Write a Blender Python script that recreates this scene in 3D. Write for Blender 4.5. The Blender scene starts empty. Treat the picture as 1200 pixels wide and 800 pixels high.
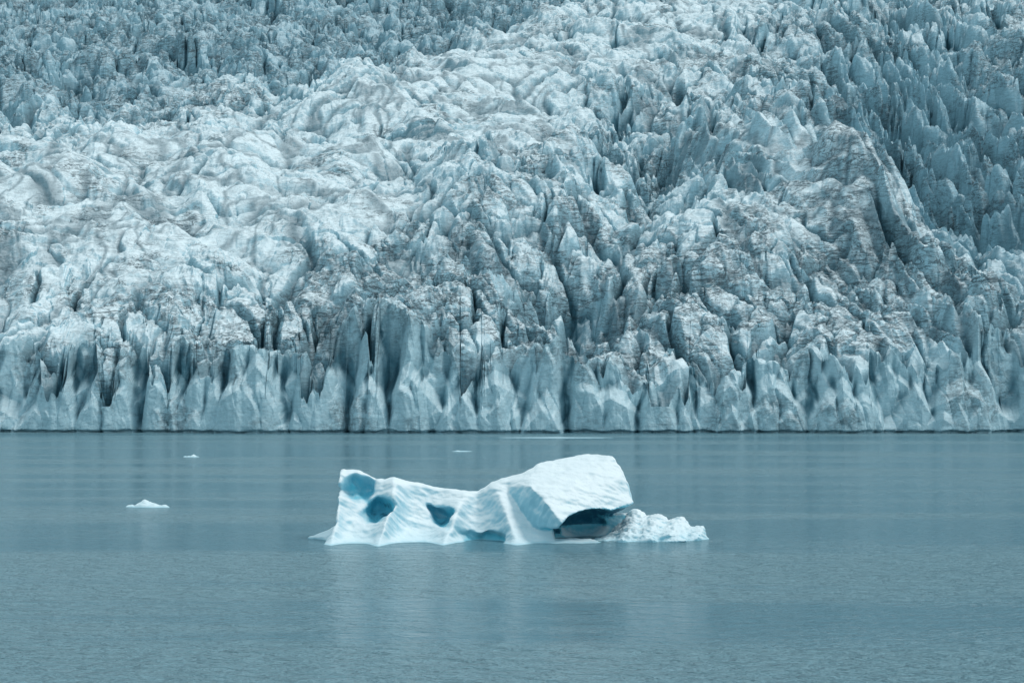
import bpy, bmesh, math, time
import numpy as np
T0=time.time()
FPX=2333.0; HZ=430.0; CH=20.0

# ------------------------------------------------------------ noise helpers
def hsh(ix,iy,seed):
    a=ix.astype(np.int64).astype(np.uint32); b=iy.astype(np.int64).astype(np.uint32)
    h=a*np.uint32(374761393)+b*np.uint32(668265263)+np.uint32((seed*2246822519+12345)&0xffffffff)
    h=(h^(h>>np.uint32(13)))*np.uint32(1274126177)
    h=(h^(h>>np.uint32(15)))*np.uint32(2246822519)
    h=h^(h>>np.uint32(16))
    return h.astype(np.float32)*np.float32(1/4294967296.0)
def perlin(x,y,seed):
    ix=np.floor(x); iy=np.floor(y); fx=(x-ix).astype(np.float32); fy=(y-iy).astype(np.float32)
    u=fx*fx*fx*(fx*(fx*6-15)+10); v=fy*fy*fy*(fy*(fy*6-15)+10)
    def g(dx,dy):
        a=hsh(ix+dx,iy+dy,seed)*np.float32(2*math.pi)
        return np.cos(a)*(fx-dx)+np.sin(a)*(fy-dy)
    a=g(0,0);b=g(1,0);c=g(0,1);d=g(1,1)
    return ((a+(b-a)*u)*(1-v)+(c+(d-c)*u)*v)*1.5
def fbm(x,y,seed,o=4,gain=0.5):
    s=0;a=1.0;f=1.0
    for i in range(o):
        s=s+a*perlin(x*f+i*17.3,y*f-i*9.1,seed+i); a*=gain; f*=2.03
    return s
def ridged(x,y,seed,o=4,gain=0.5):
    s=0;a=1.0;f=1.0
    for i in range(o):
        s=s+a*(1-2*np.abs(perlin(x*f+i*11.3,y*f+i*5.7,seed+i))); a*=gain; f*=2.1
    return s
def seracs(x,y,cell,seed,ang0=0.0,angr=0.7,hr=0.8,lo=0.5,hi=1.7,el=0.7):
    gx=x/cell; gy=y/cell
    ix=np.floor(gx); iy=np.floor(gy)
    best=np.full(x.shape,-1e9,np.float32); sec=best.copy()
    for dx in (-1,0,1):
        for dy in (-1,0,1):
            cx=ix+dx; cy=iy+dy
            jx=hsh(cx,cy,seed)*0.9+0.05; jy=hsh(cx,cy,seed+1)*0.9+0.05
            rx=(gx-cx-jx).astype(np.float32); ry=(gy-cy-jy).astype(np.float32)
            a=ang0+(hsh(cx,cy,seed+2)-0.5)*2*angr
            ca=np.cos(a); sa=np.sin(a)
            u=rx*ca+ry*sa; v=-rx*sa+ry*ca
            s1=lo+(hi-lo)*hsh(cx,cy,seed+3)**1.5; s2=lo+(hi-lo)*hsh(cx,cy,seed+4)**1.5
            s3=(lo+(hi-lo)*hsh(cx,cy,seed+5))*el; s4=(lo+(hi-lo)*hsh(cx,cy,seed+6))*el
            d=np.maximum(np.maximum(u*s1,-u*s2),np.maximum(v*s3,-v*s4))
            h=hr*hsh(cx,cy,seed+7)-d
            sec=np.maximum(sec,np.minimum(h,best)); best=np.maximum(best,h)
    return best,best-sec
def sstep(a,b,x):
    t=np.clip((x-a)/(b-a),0,1); return t*t*(3-2*t)

# ------------------------------------------------------------ node helpers
def new_mat(name):
    m=bpy.data.materials.new(name); m.use_nodes=True
    nt=m.node_tree
    for n in list(nt.nodes): nt.nodes.remove(n)
    return m,nt
class N:
    def __init__(s,nt): s.nt=nt
    def node(s,t,**k):
        n=s.nt.nodes.new(t)
        for a,b in k.items(): setattr(n,a,b)
        return n
    def link(s,a,b): s.nt.links.new(a,b)
    def setin(s,sock,v):
        if isinstance(v,bpy.types.NodeSocket): s.link(v,sock)
        else: sock.default_value=v
    def math(s,op,a,b=0.0,clamp=False,c=None):
        n=s.node('ShaderNodeMath',operation=op,use_clamp=clamp)
        s.setin(n.inputs[0],a); s.setin(n.inputs[1],b)
        if c is not None: s.setin(n.inputs[2],c)
        return n.outputs[0]
    def mix(s,f,a,b):
        n=s.node('ShaderNodeMix',data_type='RGBA')
        s.setin(n.inputs[0],f)
        s.setin(n.inputs[6],a if isinstance(a,bpy.types.NodeSocket) else (*a,1))
        s.setin(n.inputs[7],b if isinstance(b,bpy.types.NodeSocket) else (*b,1))
        return n.outputs[2]
    def rng(s,v,a,b,c=0.0,d=1.0,smooth=True):
        n=s.node('ShaderNodeMapRange',interpolation_type='SMOOTHSTEP' if smooth else 'LINEAR')
        s.setin(n.inputs[0],v)
        for i,q in zip((1,2,3,4),(a,b,c,d)): n.inputs[i].default_value=q
        return n.outputs[0]
    def mapping(s,vec,scale,rot=(0,0,0)):
        n=s.node('ShaderNodeMapping'); s.link(vec,n.inputs[0])
        n.inputs['Rotation'].default_value=rot; n.inputs['Scale'].default_value=scale
        return n.outputs[0]
    def noise(s,vec,scale,detail=4,rough=0.55,dist=0.0):
        n=s.node('ShaderNodeTexNoise'); s.link(vec,n.inputs['Vector'])
        n.inputs['Scale'].default_value=scale; n.inputs['Detail'].default_value=detail
        n.inputs['Roughness'].default_value=rough; n.inputs['Distortion'].default_value=dist
        return n.outputs['Fac']
    def attr(s,name):
        n=s.node('ShaderNodeAttribute',attribute_name=name); return n.outputs['Fac']

def mesh_from(name,co,quads,attrs=None,mat=None,smooth=True):
    me=bpy.data.meshes.new(name)
    nv=len(co); nf=len(quads)
    me.vertices.add(nv); me.vertices.foreach_set('co',np.ascontiguousarray(co,dtype=np.float32).ravel())
    me.loops.add(nf*4); me.loops.foreach_set('vertex_index',np.ascontiguousarray(quads,dtype=np.int32).ravel())
    me.polygons.add(nf); me.polygons.foreach_set('loop_start',np.arange(0,nf*4,4,dtype=np.int32))
    me.polygons.foreach_set('loop_total',np.full(nf,4,dtype=np.int32))
    me.polygons.foreach_set('use_smooth',np.full(nf,smooth,dtype=bool))
    me.update(calc_edges=True)
    if attrs:
        for k,v in attrs.items():
            a=me.attributes.new(k,'FLOAT','POINT'); a.data.foreach_set('value',np.ascontiguousarray(v,dtype=np.float32).ravel())
    ob=bpy.data.objects.new(name,me); bpy.context.scene.collection.objects.link(ob)
    if mat: me.materials.append(mat)
    return ob

# ============================================================ GLACIER
SL=0.29
def mapuv(X,Y):
    px=600+FPX*X/Y; py=HZ-FPX*(SL-172.0/Y)
    return px,py
def bump(px,py,cx,cy,rx,ry,ang=0):
    c,s=math.cos(ang),math.sin(ang)
    u=((px-cx)*c+(py-cy)*s)/rx; v=(-(px-cx)*s+(py-cy)*c)/ry
    return np.exp(-(u*u+v*v))
def zones(X,Y):
    px,py=mapuv(X,Y)
    px=px+perlin(X/90,Y/90,900)*30; py=py+perlin(X/80,Y/80,901)*18
    bl=np.interp(px,[-200,0,330,480,650,800,1400],[180,165,130,88,30,-40,-60])
    up=sstep(12,-18,py-bl)
    right=np.clip(bump(px,py,1130,180,160,105,0.55)*1.7,0,1)
    dome=np.clip(bump(px,py,985,275,230,62,0.6)*1.7,0,1)*(1-right)
    mid=np.clip(bump(px,py,775,180,80,75,0.9)+bump(px,py,690,350,50,50),0,1)
    tl=np.interp(px,[-200,0,200,400,560,680,800,1000],[255,252,242,205,140,70,15,-80])
    wd=np.interp(px,[-200,0,400,600,700,1000],[92,92,95,78,58,50])
    tongue=np.exp(-np.abs((py-tl)/wd)**2.6)*(1-up)
    return px,py,up,right,dome,mid,tongue
def surface(X,Y,full=False):
    X=X.astype(np.float32); Y=Y.astype(np.float32)
    px,py,up,right,dome,mid,tongue=zones(X,Y)
    front=sstep(290,400,py)
    rough=np.clip(0.76+0.25*up+0.4*right+0.45*mid+0.25*front*sstep(350,600,px)-0.56*tongue-0.62*dome+0.4*fbm(X/110,Y/130,77,2),0.15,1.6)
    z=18.0+SL*(Y-600)-6*np.exp(-(Y-600)/60)
    late=sstep(590,760,Y)
    z=z+fbm(X/160,Y/220,5,3)*10*late+fbm(X/55,Y/80,6,2)*5
    z=z+ridged((X+0.55*Y)/85+fbm(X/120,Y/150,8,2)*0.5,Y/300,9,2)*11*late*(1-0.4*tongue)
    z=z+26*bump(px,py,940,245,120,60,0.6)+20*bump(px,py,1080,345,200,28,0.5)-32*right
    z=z-14*bump(px,py,700,335,45,55,0)-20*bump(px,py,775,205,45,75,0.2)+9*bump(px,py,560,330,60,60,0)
    z=z-16*up*sstep(1,-0.2,(py-40)/100)+8*sstep(1080,1180,px)*front+10*tongue
    wx=X+fbm(X/38,Y/38,21,3)*10; wy=Y+fbm(X/38,Y/38,31,3)*10
    angf=0.5*perlin(X/120,Y/160,33)
    a0,e0=seracs(wx-Y*0.25,wy*0.62,42,90,0.25+angf,0.35,hr=0.6,lo=0.5,hi=1.8,el=0.45)
    a1,e1=seracs(wx,wy*0.7,21,100,0.25+angf,0.5,hr=0.8,lo=0.5,hi=2.0,el=0.55)
    wx2=X+fbm(X/14,Y/14,41,3)*3.0; wy2=Y+fbm(X/14,Y/14,51,3)*3.0
    a2,e2=seracs(wx2,wy2*0.75,9.5,200,0.1+angf,0.8,hr=0.9,lo=0.4,hi=2.4,el=0.7)
    a3,e3=seracs(wx2+X*.1,wy2,4.3,300,0.0,1.5,hr=0.9,lo=0.4,hi=2.0)
    z=z+rough*(a0*16+a1*(12-7*right)+a2*5.0)+a3*1.2*(0.4+rough)+a2*1.3
    cu=(X*math.cos(0.3)+Y*math.sin(0.3))
    wob=fbm(X/60,Y/130,61,3)
    c1=cu/20.0+wob*0.9
    tri=1-np.abs(c1-np.floor(c1)-0.5)*2
    along=0.75+0.5*perlin(X/30,Y/70,66)
    z=z-sstep(0.2,1.0,tri)*(54*right+14*mid+1)*along
    c2=cu/8.0+wob*1.7+0.5*perlin(X/9,Y/25,62)
    tri2=1-np.abs(c2-np.floor(c2)-0.5)*2
    z=z-tri2*(8*right+6.0*dome+2.5*mid+0.5)*along
    cv=(Y*0.9+X*0.35)/17.0+fbm(X/50,Y/50,71,3)*1.2
    fv=1-np.abs(cv-np.floor(cv)-0.5)*2
    gV=sstep(0.55,1.0,fv)
    z=z-gV*7*up*(0.7+0.6*perlin(X/25,Y/25,67))
    z=z-sstep(0.5,1,fv)*2.6*tongue
    z=z+(0.3+rough)*1.0*ridged((X+Y*0.3)/6.5+fbm(X/25,Y/25,87,2),Y/17,81,3,0.5)
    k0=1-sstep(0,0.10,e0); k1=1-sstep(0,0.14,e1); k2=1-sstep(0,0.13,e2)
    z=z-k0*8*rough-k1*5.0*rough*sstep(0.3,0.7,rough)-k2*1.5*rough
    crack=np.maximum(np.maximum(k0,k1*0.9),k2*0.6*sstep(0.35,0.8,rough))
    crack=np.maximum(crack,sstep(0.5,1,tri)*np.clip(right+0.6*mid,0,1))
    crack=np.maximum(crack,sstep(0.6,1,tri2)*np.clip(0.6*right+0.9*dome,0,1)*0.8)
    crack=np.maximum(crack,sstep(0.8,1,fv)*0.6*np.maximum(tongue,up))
    return (z,rough,up,right,crack,tongue,dome) if full else z

def slabs(x,z,cell,seed,depth,zt0,zt1,cap):
    g=x/cell; ig=np.floor(g)
    best=np.full(x.shape,1e9,np.float32)
    zero=np.zeros_like(ig)
    for d in (-2,-1,0,1,2):
        c=ig+d
        r=lambda k:hsh(c,zero,seed+k)
        xi=(c+0.1+0.8*r(0))*cell
        yi=depth*r(1)
        a=0.05+0.6*r(2)**2; b=0.05+0.6*r(3)**2
        lean=0.01+0.10*r(4); skew=(r(7)-0.5)*0.35
        zt=zt0+(zt1-zt0)*r(5)
        dx=(x-xi-skew*z)
        wd=cell*(0.35+0.35*r(8))
        side=np.maximum(0,np.abs(dx)-wd*(1-0.03*np.maximum(z,0)))*2.2
        rec=np.minimum(np.maximum(0,z-zt+np.abs(dx)*(0.5+1.3*r(6)))*1.1,cap)
        y=yi+a*np.maximum(dx,0)+b*np.maximum(-dx,0)+lean*z+rec+np.minimum(side,cap)
        best=np.minimum(best,y)
    return best
def front(x,z):
    y=598+6*perlin(x/90,x*0,11)+3*perlin(x/35,x*0,12)
    y=y+slabs(x,z,13.0,500,5.5,9,22,5)*0.95+slabs(x+2*perlin(x/9,z/9,13),z,5.5,520,2.8,4,20,2.8)*0.65
    y=y+slabs(x+1.0*perlin(x/4,z/4,14),z,2.3,540,0.8,2,20,0.8)*0.35
    y=y+fbm(x/4.5,z/7,15,4)*0.3
    y=y+1.8*(1-sstep(0.3,1.0,z+0.4*perlin(x/5,z*0,17)))
    return y

NC=1500
u=np.linspace(-1,1,NC).astype(np.float32)
xf=u*0.36*600
rows=[0.0]
while rows[-1]<1600:
    Y=600+rows[-1]; rows.append(rows[-1]+0.5*(Y/600)**1.35)
t=np.array(rows[1:],np.float32); NR=len(t)
H=surface(xf,front(xf,np.full_like(xf,15.0)))
H=np.maximum(H,8)
NS=60
s=np.linspace(0,1,NS).astype(np.float32)[:,None]
zc=-2+s*(H[None,:]+2); xc=np.repeat(xf[None,:],NS,0)
yc=front(xc,zc)
yt=yc[-1]
X=u[None,:]*0.36*(600+t[:,None]); Yg=yt[None,:]*np.maximum(0,1-t[:,None]/60)+(600+0*yt[None,:])*np.minimum(1,t[:,None]/60)+t[:,None]
Yg=np.maximum.accumulate(Yg,axis=0)
Z,rough,up,right,crack,tongue,dome=surface(X,Yg,True)
def blur(a,r):
    for ax in (0,1):
        p=np.pad(a,[(r+1,r) if i==ax else (0,0) for i in range(2)],mode='edge').astype(np.float64)
        c=np.cumsum(p,axis=ax); n=a.shape[ax]
        hi=np.take(c,np.arange(2*r+1,2*r+1+n),axis=ax); lo=np.take(c,np.arange(0,n),axis=ax)
        a=(hi-lo)/(2*r+1)
    return a.astype(np.float32)
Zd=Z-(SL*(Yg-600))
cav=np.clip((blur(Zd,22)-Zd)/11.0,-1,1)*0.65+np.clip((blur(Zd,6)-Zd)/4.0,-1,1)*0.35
pxm,pym=mapuv(X,Yg)
dirt=0.45+0.6*fbm(X/70,Yg/90,700,4)+0.4*bump(pxm,pym,300,355,360,45)+0.4*bump(pxm,pym,1020,310,170,50,0.5)+0.4*bump(pxm,pym,700,380,300,45)-0.25*bump(pxm,pym,820,250,120,60)-0.4*tongue+0.25*up
V=np.concatenate([np.stack([xc,yc,zc],-1),np.stack([X,Yg,Z],-1)],0)
yb=blur(yc,12)
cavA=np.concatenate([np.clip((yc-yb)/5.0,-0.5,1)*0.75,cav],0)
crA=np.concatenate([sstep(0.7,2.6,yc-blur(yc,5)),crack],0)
dirtA=np.concatenate([0.4+0.4*fbm(xc/30,zc/30,705,2),dirt],0)
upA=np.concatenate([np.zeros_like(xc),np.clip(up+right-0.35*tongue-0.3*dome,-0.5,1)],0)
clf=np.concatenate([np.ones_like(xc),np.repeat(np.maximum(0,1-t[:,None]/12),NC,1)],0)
R=V.shape[0]
idx=np.arange(R*NC).reshape(R,NC)
q=np.stack([idx[:-1,:-1],idx[:-1,1:],idx[1:,1:],idx[1:,:-1]],-1).reshape(-1,4)

m,nt=new_mat('glacier_ice'); n=N(nt)
tc=n.node('ShaderNodeTexCoord').outputs['Object']
geo=n.node('ShaderNodeNewGeometry')
sep=n.node('ShaderNodeSeparateXYZ'); n.link(geo.outputs['Normal'],sep.inputs[0]); nz=sep.outputs[2]
cavn=n.attr('cav'); dirtn=n.attr('dirt'); upn=n.attr('zone'); clfn=n.attr('cliff'); crn=n.attr('crack')
v1=n.mapping(tc,(0.07,0.05,0.30),(0.15,0.25,0)); f1=n.noise(v1,1.0,5,0.6,0.9)
l1=n.rng(n.math('ABSOLUTE',n.math('SUBTRACT',f1,0.5)),0.005,0.034,1,0)
v2=n.mapping(tc,(0.20,0.14,0.6),(0.3,-0.5,0.5)); f2=n.noise(v2,1.0,4,0.62,0.6)
l2=n.rng(n.math('ABSOLUTE',n.math('SUBTRACT',f2,0.5)),0.004,0.032,1,0)
msk=n.noise(tc,0.05,4,0.6)
patch=n.rng(n.math('ADD',msk,n.math('MULTIPLY',n.math('SUBTRACT',dirtn,0.5),0.22)),0.44,0.60)
lines=n.math('MULTIPLY',n.math('MAXIMUM',l1,n.math('MULTIPLY',l2,0.85)),n.math('ADD',0.35,n.math('MULTIPLY',patch,0.65)))
lines=n.math('MULTIPLY',lines,n.math('SUBTRACT',1.0,n.math('MULTIPLY',clfn,0.45)))
fine=n.noise(tc,0.6,5,0.65)
grime=n.math('MULTIPLY',patch,n.rng(fine,0.42,0.58),clamp=True)
white=(0.84,0.92,0.94); ice=(0.38,0.60,0.68)
top_light=n.rng(n.math('ADD',nz,n.math('MULTIPLY',n.math('SUBTRACT',fine,0.5),0.45)),0.22,0.75)  # up-facing ice painted lighter than steep faces: overcast top light in the colour
c=n.mix(top_light,ice,white)
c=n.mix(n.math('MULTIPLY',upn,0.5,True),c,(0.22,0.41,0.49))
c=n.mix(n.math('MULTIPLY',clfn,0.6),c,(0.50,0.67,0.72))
c=n.mix(n.rng(cavn,0.02,0.55,0,0.82),c,(0.02,0.15,0.21))  # recesses painted dark: deep-ice blue together with crevasse shade
c=n.mix(n.math('MULTIPLY',grime,0.45),c,(0.12,0.165,0.19))
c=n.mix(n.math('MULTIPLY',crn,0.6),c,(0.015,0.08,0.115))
c=n.mix(n.math('MULTIPLY',lines,0.85),c,(0.03,0.06,0.075))
bs=n.node('ShaderNodeBsdfPrincipled'); n.link(c,bs.inputs['Base Color']); bs.inputs['Roughness'].default_value=0.6
bm=n.node('ShaderNodeBump'); bm.inputs['Strength'].default_value=0.7; bm.inputs['Distance'].default_value=0.8
n.link(fine,bm.inputs['Height']); n.link(bm.outputs[0],bs.inputs['Normal'])
out=n.node('ShaderNodeOutputMaterial'); n.link(bs.outputs[0],out.inputs[0])
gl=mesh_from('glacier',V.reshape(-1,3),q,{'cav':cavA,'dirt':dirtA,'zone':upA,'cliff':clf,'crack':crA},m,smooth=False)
print('glacier',V.shape,time.time()-T0)

# ============================================================ ICEBERG
def P(px,py,yo):
    Y=233.0+yo; return ((px-600)/FPX*Y, Y, CH+(HZ-py)/FPX*Y)
def hull_planes(pts):
    bmh=bmesh.new()
    for p in pts: bmh.verts.new(p)
    bmesh.ops.convex_hull(bmh,input=bmh.verts[:])
    bmh.normal_update()
    c=np.mean(np.array(pts),0); pl=[]
    for f in bmh.faces:
        nn=np.array(f.normal)
        if np.linalg.norm(nn)<0.5: continue
        d=float(nn@np.array(f.verts[0].co))
        if nn@c-d>0: nn=-nn; d=-d
        pl.append((nn,d))
    bmh.free()
    return pl
def sdf_hull(G,pts):
    out=None
    for nn,d in hull_planes(pts):
        v=G[0]*np.float32(nn[0])+G[1]*np.float32(nn[1])+G[2]*np.float32(nn[2])-np.float32(d)
        out=v if out is None else np.maximum(out,v)
    return out
def smin(a,b,k):
    h=np.clip(0.5+0.5*(b-a)/k,0,1); return b+(a-b)*h-k*h*(1-h)
def smax(a,b,k): return -smin(-a,-b,k)
def ell(G,c,r):
    q=np.sqrt(((G[0]-c[0])/r[0])**2+((G[1]-c[1])/r[1])**2+((G[2]-c[2])/r[2])**2)
    return (q-1)*min(r)
def surface_nets(V,org,h):
    ins=V<0
    nx,ny,nz=V.shape
    cs=[(i,j,k) for i in (0,1) for j in (0,1) for k in (0,1)]
    cnt=np.zeros((nx-1,ny-1,nz-1),np.int8)
    for i,j,k in cs: cnt+=ins[i:nx-1+i,j:ny-1+j,k:nz-1+k]
    act=np.argwhere((cnt>0)&(cnt<8))
    vid=np.full((nx-1,ny-1,nz-1),-1,np.int64); vid[act[:,0],act[:,1],act[:,2]]=np.arange(len(act))
    val=np.stack([V[act[:,0]+i,act[:,1]+j,act[:,2]+k] for i,j,k in cs],1)
    acc=np.zeros((len(act),3)); num=np.zeros(len(act))
    for a in range(8):
        for b in range(a+1,8):
            ca,cb=np.array(cs[a]),np.array(cs[b])
            if np.abs(ca-cb).sum()!=1: continue
            va,vb=val[:,a],val[:,b]; mm=(va<0)!=(vb<0)
            tt=va[mm]/(va[mm]-vb[mm])
            acc[mm]+=ca+tt[:,None]*(cb-ca); num[mm]+=1
    pos=(act+acc/num[:,None])*h+np.array(org)
    quads=[]
    for ax in range(3):
        sl0=[slice(None)]*3; sl1=[slice(None)]*3
        sl0[ax]=slice(0,-1); sl1[ax]=slice(1,None)
        e=np.argwhere(ins[tuple(sl0)]!=ins[tuple(sl1)])
        o=[(ax+1)%3,(ax+2)%3]
        ok=(e[:,o[0]]>0)&(e[:,o[1]]>0)&(e[:,o[0]]<V.shape[o[0]]-1)&(e[:,o[1]]<V.shape[o[1]]-1)
        e=e[ok]; flip=ins[tuple(e.T)]
        def gv(d1,d2):
            f=e.copy(); f[:,o[0]]-=d1; f[:,o[1]]-=d2; return vid[f[:,0],f[:,1],f[:,2]]
        qd=np.stack([gv(1,1),gv(0,1),gv(0,0),gv(1,0)],1)
        qd[~flip]=qd[~flip][:,::-1]
        quads.append(qd)
    return pos,np.concatenate(quads)

h=0.11
org=(-24.8,220.0,-1.2); dim=(47.9,25.0,12.2)
nx,ny,nz_=[int(d/h) for d in dim]
gx=(org[0]+h*np.arange(nx)).astype(np.float32)[:,None,None]
gy=(org[1]+h*np.arange(ny)).astype(np.float32)[None,:,None]
gz=(org[2]+h*np.arange(nz_)).astype(np.float32)[None,None,:]
G=(gx,gy,gz)
pxx=600+gx*FPX/233.0
def it(xs,ys): return np.interp(pxx.ravel(),xs,ys).astype(np.float32)[:,None,None]
top_py=it([380,397,405,420,440,450,462,480,510,540,560,575,600,640,700],[552,549,552,551,561,562,559,564,570,576,575,565,558,555,565])
top=CH+(HZ-top_py)/FPX*233.0
ycen=it([380,440,520,580,640],[233.0,234.0,234.5,233.8,233.5])
tt=it([390,440,500,560,620],[2.0,1.5,0.7,0.6,1.2])
zr=np.clip(gz/np.maximum(top,0.1),0,1.0)
def rib(px0,px1,w,a):
    c=px0+(px1-px0)*(1-zr); return a*np.exp(-np.abs((pxx-c)/w)**1.6)
butt=rib(400,396,9,2.2)+rib(466,450,13,4.8)+rib(544,522,13,4.4)+rib(578,606,14,3.4)
th_f=tt+(1-zr)**1.4*3.6+butt*np.sqrt(np.clip(1.02-zr,0,1))+1.8*np.exp(-np.maximum(gz,0)/0.4)
th_b=tt+(1-zr)*2.5
wall=smax(np.maximum(ycen-gy-th_f,gy-ycen-th_b)*0.75,gz-top,0.5)
xl=(399-600)/FPX*233-0.45*np.maximum(0,2.2-gz)**1.3
wall=smax(wall,(xl-gx)*0.9,0.5); wall=smax(wall,gx-5,0.5)
A=[P(655,537,3),P(690,530.5,3),P(718,534,2),P(632,543,1),P(618,551,0),P(730,550,1),P(742,584,0),P(739,590,5),
   P(742,589,-1.5),P(712,597,-4),P(690,604,-5.5),P(662,617,-8.5),P(653,619,-8),P(596,562,-0.5),P(578,570,1),P(622,570,-4.6),P(641,590,-7.2),
   P(600,618,3),P(655,622,4),P(720,600,5),P(600,612,0.5),P(590,590,1),P(676,552,-0.8),P(725,560,-0.5)]
blk=sdf_hull(G,A)
B=[P(600,600,2),P(690,600,5),P(735,602,5),P(600,640,-1),P(640,634,1),P(735,620,5),P(735,620,8),P(590,620,7),P(600,645,-1),P(735,645,4),P(735,640,8),P(590,640,7),P(640,605,1)]
sup=sdf_hull(G,B)
# low rubbly shelf: a crest at the back that ramps down forward, right and left
C=[P(736,602,5),P(744,600.5,5),P(772,605,5),P(800,609,3.5),P(820,620,2),P(790,616,1),P(755,613,1),P(735,616,2),
   P(823,627,-1),P(785,627.5,-4),P(745,629,-4),P(722,630,-2),P(716,626,2),P(828,645,0),P(716,650,-3),P(716,645,5),P(800,640,5)]
shelf=sdf_hull(G,C)
C2=[P(770,622,0),P(822,627,0),P(830,631,-1),P(800,633,-5),P(725,634,-5),P(690,632.5,-2),P(700,629,1),P(725,645,-5),P(830,645,-1),P(800,640,4)]
shelf=smin(shelf,sdf_hull(G,C2),0.5)
shelf=shelf+0.35*np.sin(gx*1.9+gy*0.8)*np.sin(gy*1.3-gx*0.4)*np.clip((gx-9.5)/3,0,1)
D=[P(361,628.5,0),P(378,625.5,1),P(398,617,1),P(430,606,1),P(445,622,-4.5),P(400,627,-3.5),P(372,629,-1),P(360,645,0),P(440,650,-5),P(440,640,4)]
toe=sdf_hull(G,D)
E=[P(612,633,-4),P(640,629.5,-3),P(690,630,-3),P(706,634,-5),P(690,637,-7),P(640,637,-7),P(640,650,-6),P(690,650,-5)]
floe=sdf_hull(G,E)
S=smin(wall,blk,0.3)
S=smin(S,sup,0.4)
S=smin(S,toe,1.2)
WG=(gx+0.32*np.sin(gz*1.5+gy*0.7+1.0)+0.14*np.sin(gz*3.7+gx*1.3), gy+0.3*np.sin(gx*1.3)+0*gz, gz+0.28*np.sin(gx*1.45+0.6)+0.13*np.sin(gx*3.3+gy*0.9+gz))
S0=np.minimum(S,shelf)
def carve(S,c,r,k=0.35,g=WG): return smax(S,-ell(g,c,r),k)
S=carve(S,P(428,580,-4.8),(3.4,3.3,3.1),0.6)
S=carve(S,P(421,572,-2.4),(1.9,4.2,1.7),0.4)
S=carve(S,P(440,598,-4.6),(2.0,5.6,1.55),0.35)
S=carve(S,P(509,600,-6.4),(3.3,3.6,2.4),0.6)
S=carve(S,P(513,604,-3.5),(1.75,6.0,1.25),0.3)
S=carve(S,P(497,590,-6.4),(2.4,3.4,2.0),0.8)
S=carve(S,P(557,598,-6.8),(2.7,4.2,2.3),0.6)
S=carve(S,P(480,586,-8.2),(1.7,3.2,3.0),0.8)
S=carve(S,P(562,632,-6.8),(2.9,5.4,1.4),0.3)
S=carve(S,P(422,617,-8.6),(2.4,3.2,1.9),0.7)
S=carve(S,P(694,620,-4.0),(4.6,8.6,2.4),0.2,G)
S=carve(S,P(616,604,-8.2),(2.2,3.6,2.8),0.6)
S=carve(S,P(700,556,-6.2),(4.5,2.9,2.2),0.8)
S=smin(S,shelf,0.25)
blue=np.where(S>S0+0.05,-S0*1.15,-S0*0.2)
S=smin(S,floe,0.1).astype(np.float32)
pos,qd=surface_nets(S,org,h)
gi=np.clip(np.round((pos-np.array(org))/h).astype(int),1,np.array(S.shape)-2)
def gr(ax):
    a=gi.copy();b=gi.copy();a[:,ax]+=1;b[:,ax]-=1
    return S[tuple(a.T)]-S[tuple(b.T)]
nn=np.stack([gr(0),gr(1),gr(2)],1); nn/=np.linalg.norm(nn,axis=1,keepdims=True)+1e-6
blu=np.clip(blue[tuple(gi.T)],0,5)
shv=shelf[tuple(gi.T)]
x_,y_,z_=[pos[:,i].astype(np.float32) for i in range(3)]
ec=ell((x_,y_,z_),P(692,611,1.5),(5.4,8.0,2.4))
blu=np.maximum(blu,4.2*sstep(1.1,-0.2,ec)*sstep(0.35,-0.05,nn[:,2])*(shv>0.3))  # dark blue painted under the overhang: deep wet ice plus the cave's shade
blu=np.where(shv<0.3,0.55*sstep(1.4,0.2,z_),blu)
sc=fbm(x_/2.6+z_*0.15,(z_*1.2+y_)/2.2,801,3)*0.15-np.abs(perlin(x_/1.1,(z_+0.8*y_)/1.1,811))*0.07
isshelf=sstep(0.4,0.1,shv)*sstep(8,9.5,x_)
sc=sc+isshelf*(ridged(x_/0.9,y_/0.9+z_,821,3)*0.16)
pos=pos+nn*(sc*(0.5+0.5*sstep(0.0,0.6,z_)))[:,None]
m,nt=new_mat('iceberg_ice'); n=N(nt)
tc=n.node('ShaderNodeTexCoord').outputs['Object']
geo=n.node('ShaderNodeNewGeometry')
sep=n.node('ShaderNodeSeparateXYZ'); n.link(geo.outputs['Normal'],sep.inputs[0]); nz=sep.outputs[2]
sp=n.node('ShaderNodeSeparateXYZ'); n.link(tc,sp.inputs[0]); zz=sp.outputs[2]
bl=n.math('MULTIPLY',n.attr('blue'),n.rng(n.noise(tc,0.8,4,0.6),0.3,0.7,0.7,1.25))
fine=n.noise(tc,1.2,4,0.6)
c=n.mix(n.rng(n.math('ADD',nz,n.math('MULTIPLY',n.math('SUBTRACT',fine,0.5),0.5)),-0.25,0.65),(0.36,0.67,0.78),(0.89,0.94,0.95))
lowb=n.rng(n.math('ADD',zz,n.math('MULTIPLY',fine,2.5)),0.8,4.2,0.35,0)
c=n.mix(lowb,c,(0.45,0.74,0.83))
c=n.mix(n.rng(bl,0.2,1.9,0,0.92),c,(0.12,0.58,0.72))
c=n.mix(n.rng(bl,2.1,4.2,0,0.95),c,(0.006,0.11,0.19))
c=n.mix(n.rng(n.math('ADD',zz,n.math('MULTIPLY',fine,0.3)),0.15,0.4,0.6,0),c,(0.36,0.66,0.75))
bs=n.node('ShaderNodeBsdfPrincipled'); n.link(c,bs.inputs['Base Color']); bs.inputs['Roughness'].default_value=0.5
bm=n.node('ShaderNodeBump'); bm.inputs['Strength'].default_value=0.45; bm.inputs['Distance'].default_value=0.22
n.link(n.noise(tc,2.0,5,0.6),bm.inputs['Height']); n.link(bm.outputs[0],bs.inputs['Normal'])
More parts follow.
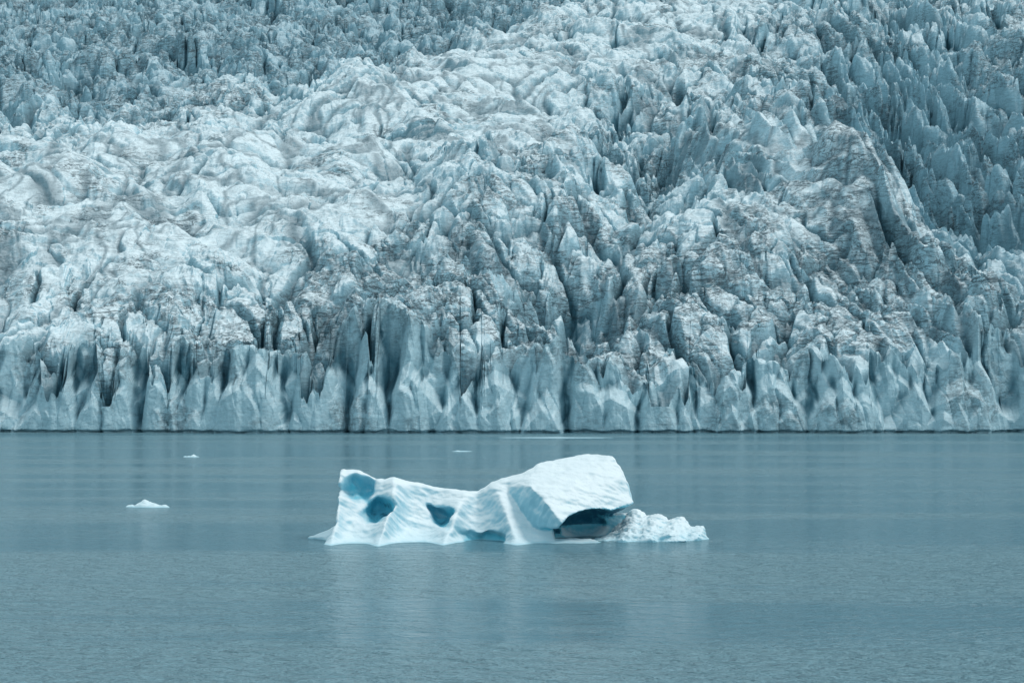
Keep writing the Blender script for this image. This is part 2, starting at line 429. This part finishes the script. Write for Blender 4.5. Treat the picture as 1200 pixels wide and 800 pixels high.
out=n.node('ShaderNodeOutputMaterial'); n.link(bs.outputs[0],out.inputs[0])
icemat=m
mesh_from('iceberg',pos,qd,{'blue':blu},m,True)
print('iceberg',len(pos),time.time()-T0)

# ============================================================ small floes
def small(name,px,py,wpx,hpx,seed,peak=0.5,dep=0.5):
    Y=CH*FPX/(py-HZ); X0=(px-600)/FPX*Y; w=wpx/FPX*Y; hh=hpx/FPX*Y
    nu,nv=56,28
    U,Vv=np.meshgrid(np.linspace(-1,1,nu),np.linspace(-1,1,nv))
    r=np.sqrt(U**2+Vv**2)
    ang=np.arctan2(Vv,U)
    edge=0.8+0.2*perlin((np.cos(ang)*1.5+seed*3.1).astype(np.float32),(np.sin(ang)*1.5).astype(np.float32),seed)
    prof=np.clip(1-(r/edge)**2,-0.4,1)
    ln=0.28+np.exp(-((U-(peak*2-1))/0.22)**2)*0.6+0.45*fbm((U*3+seed).astype(np.float32),(Vv*2).astype(np.float32),seed+3,3)
    z=np.where(prof>0,prof**0.5*ln*hh,prof*0.6)
    v=np.stack([X0+U*w/2,Y+Vv*w*dep/2,z],-1).reshape(-1,3)
    i=np.arange(nu*nv).reshape(nv,nu)
    qq=np.stack([i[:-1,:-1],i[:-1,1:],i[1:,1:],i[1:,:-1]],-1).reshape(-1,4)
    mesh_from(name,v,qq,{'blue':np.zeros(len(v))},icemat,True)
small('ice_floe',176,593.5,62,8,1,0.40,0.45)
small('ice_floe',225,535,24,2.6,2,0.6,0.7)
small('ice_floe',542,528.5,30,1.0,4,0.3,0.8)
small('ice_floe',655,512.5,170,0.5,8,0.5,0.2)

# ============================================================ LAKE
m,nt=new_mat('lake_water'); n=N(nt)
tc=n.node('ShaderNodeTexCoord').outputs['Object']
w1=n.noise(n.mapping(tc,(0.28,0.55,1)),1.0,4,0.6,0.4)
w2=n.noise(n.mapping(tc,(1.0,2.0,1),(0,0,0.2)),1.0,2,0.6,0.2)
hgt=n.math('ADD',n.math('MULTIPLY',w1,1.0),n.math('MULTIPLY',w2,0.4))
band=n.noise(n.mapping(tc,(0.004,0.035,1),(0,0,0.06)),1.0,5,0.65,0.3)
sy=n.node('ShaderNodeSeparateXYZ'); n.link(tc,sy.inputs[0])
near_bright=n.rng(sy.outputs[1],120,260,0.14,0.0)       # brighter near water: sky reflection on ripples put into colour and roughness
gust=n.rng(n.math('ADD',band,near_bright),0.42,0.62)
bs=n.node('ShaderNodeBsdfPrincipled')
bs.inputs['IOR'].default_value=1.33
bs.inputs['Specular IOR Level'].default_value=0.45
n.link(n.mix(gust,(0.115,0.245,0.30),(0.215,0.375,0.43)),bs.inputs['Base Color'])
n.link(n.rng(gust,0,1,0.12,0.24,False),bs.inputs['Roughness'])
bm=n.node('ShaderNodeBump'); n.link(n.rng(gust,0,1,0.6,1.0,False),bm.inputs['Strength']); bm.inputs['Distance'].default_value=3.6
n.link(hgt,bm.inputs['Height']); n.link(bm.outputs[0],bs.inputs['Normal'])
out=n.node('ShaderNodeOutputMaterial'); n.link(bs.outputs[0],out.inputs[0])
me=bpy.data.meshes.new('lake_water')
me.from_pydata([(-3000,-1500,0),(3000,-1500,0),(3000,900,0),(-3000,900,0)],[],[(0,1,2,3)])
me.materials.append(m)
ob=bpy.data.objects.new('lake_water',me); bpy.context.scene.collection.objects.link(ob)

# ============================================================ LIGHT + CAMERA
w=bpy.data.worlds.new('World'); bpy.context.scene.world=w; w.use_nodes=True
nt=w.node_tree; bg=nt.nodes['Background']; n=N(nt)
sky=nt.nodes.new('ShaderNodeTexSky'); sky.sky_type='NISHITA'; sky.sun_disc=False
el=math.radians(57); az=math.radians(100)
sky.sun_elevation=el; sky.sun_rotation=az; sky.dust_density=2.0; sky.air_density=1.0; sky.ozone_density=1.0
wtc=n.node('ShaderNodeTexCoord').outputs['Generated']
cl=n.noise(n.mapping(wtc,(1.5,1.5,4)),1.0,4,0.55)
cloud=n.mix(n.rng(cl,0.35,0.65),(5.0,7.1,7.9),(6.8,8.9,9.6))
n.link(n.mix(0.75,sky.outputs[0],cloud),bg.inputs[0]); bg.inputs[1].default_value=0.098
L=bpy.data.lights.new('sun','SUN'); L.energy=1.3; L.angle=math.radians(15); L.color=(1.0,0.98,0.95)
so=bpy.data.objects.new('sun',L); bpy.context.scene.collection.objects.link(so)
from mathutils import Vector
d=Vector((math.sin(az)*math.cos(el),math.cos(az)*math.cos(el),math.sin(el)))
so.rotation_euler=(-d).to_track_quat('-Z','Y').to_euler()
cam=bpy.data.cameras.new('camera'); cam.lens=70; cam.sensor_width=36; cam.clip_end=12000; cam.clip_start=0.5
co=bpy.data.objects.new('camera',cam); bpy.context.scene.collection.objects.link(co)
co.location=(0,0,CH); co.rotation_euler=(math.radians(90)+math.atan(30/FPX),0,0)
bpy.context.scene.camera=co
vs=bpy.context.scene.view_settings; vs.view_transform='Standard'; vs.look='None'; vs.exposure=0
print('done',time.time()-T0)
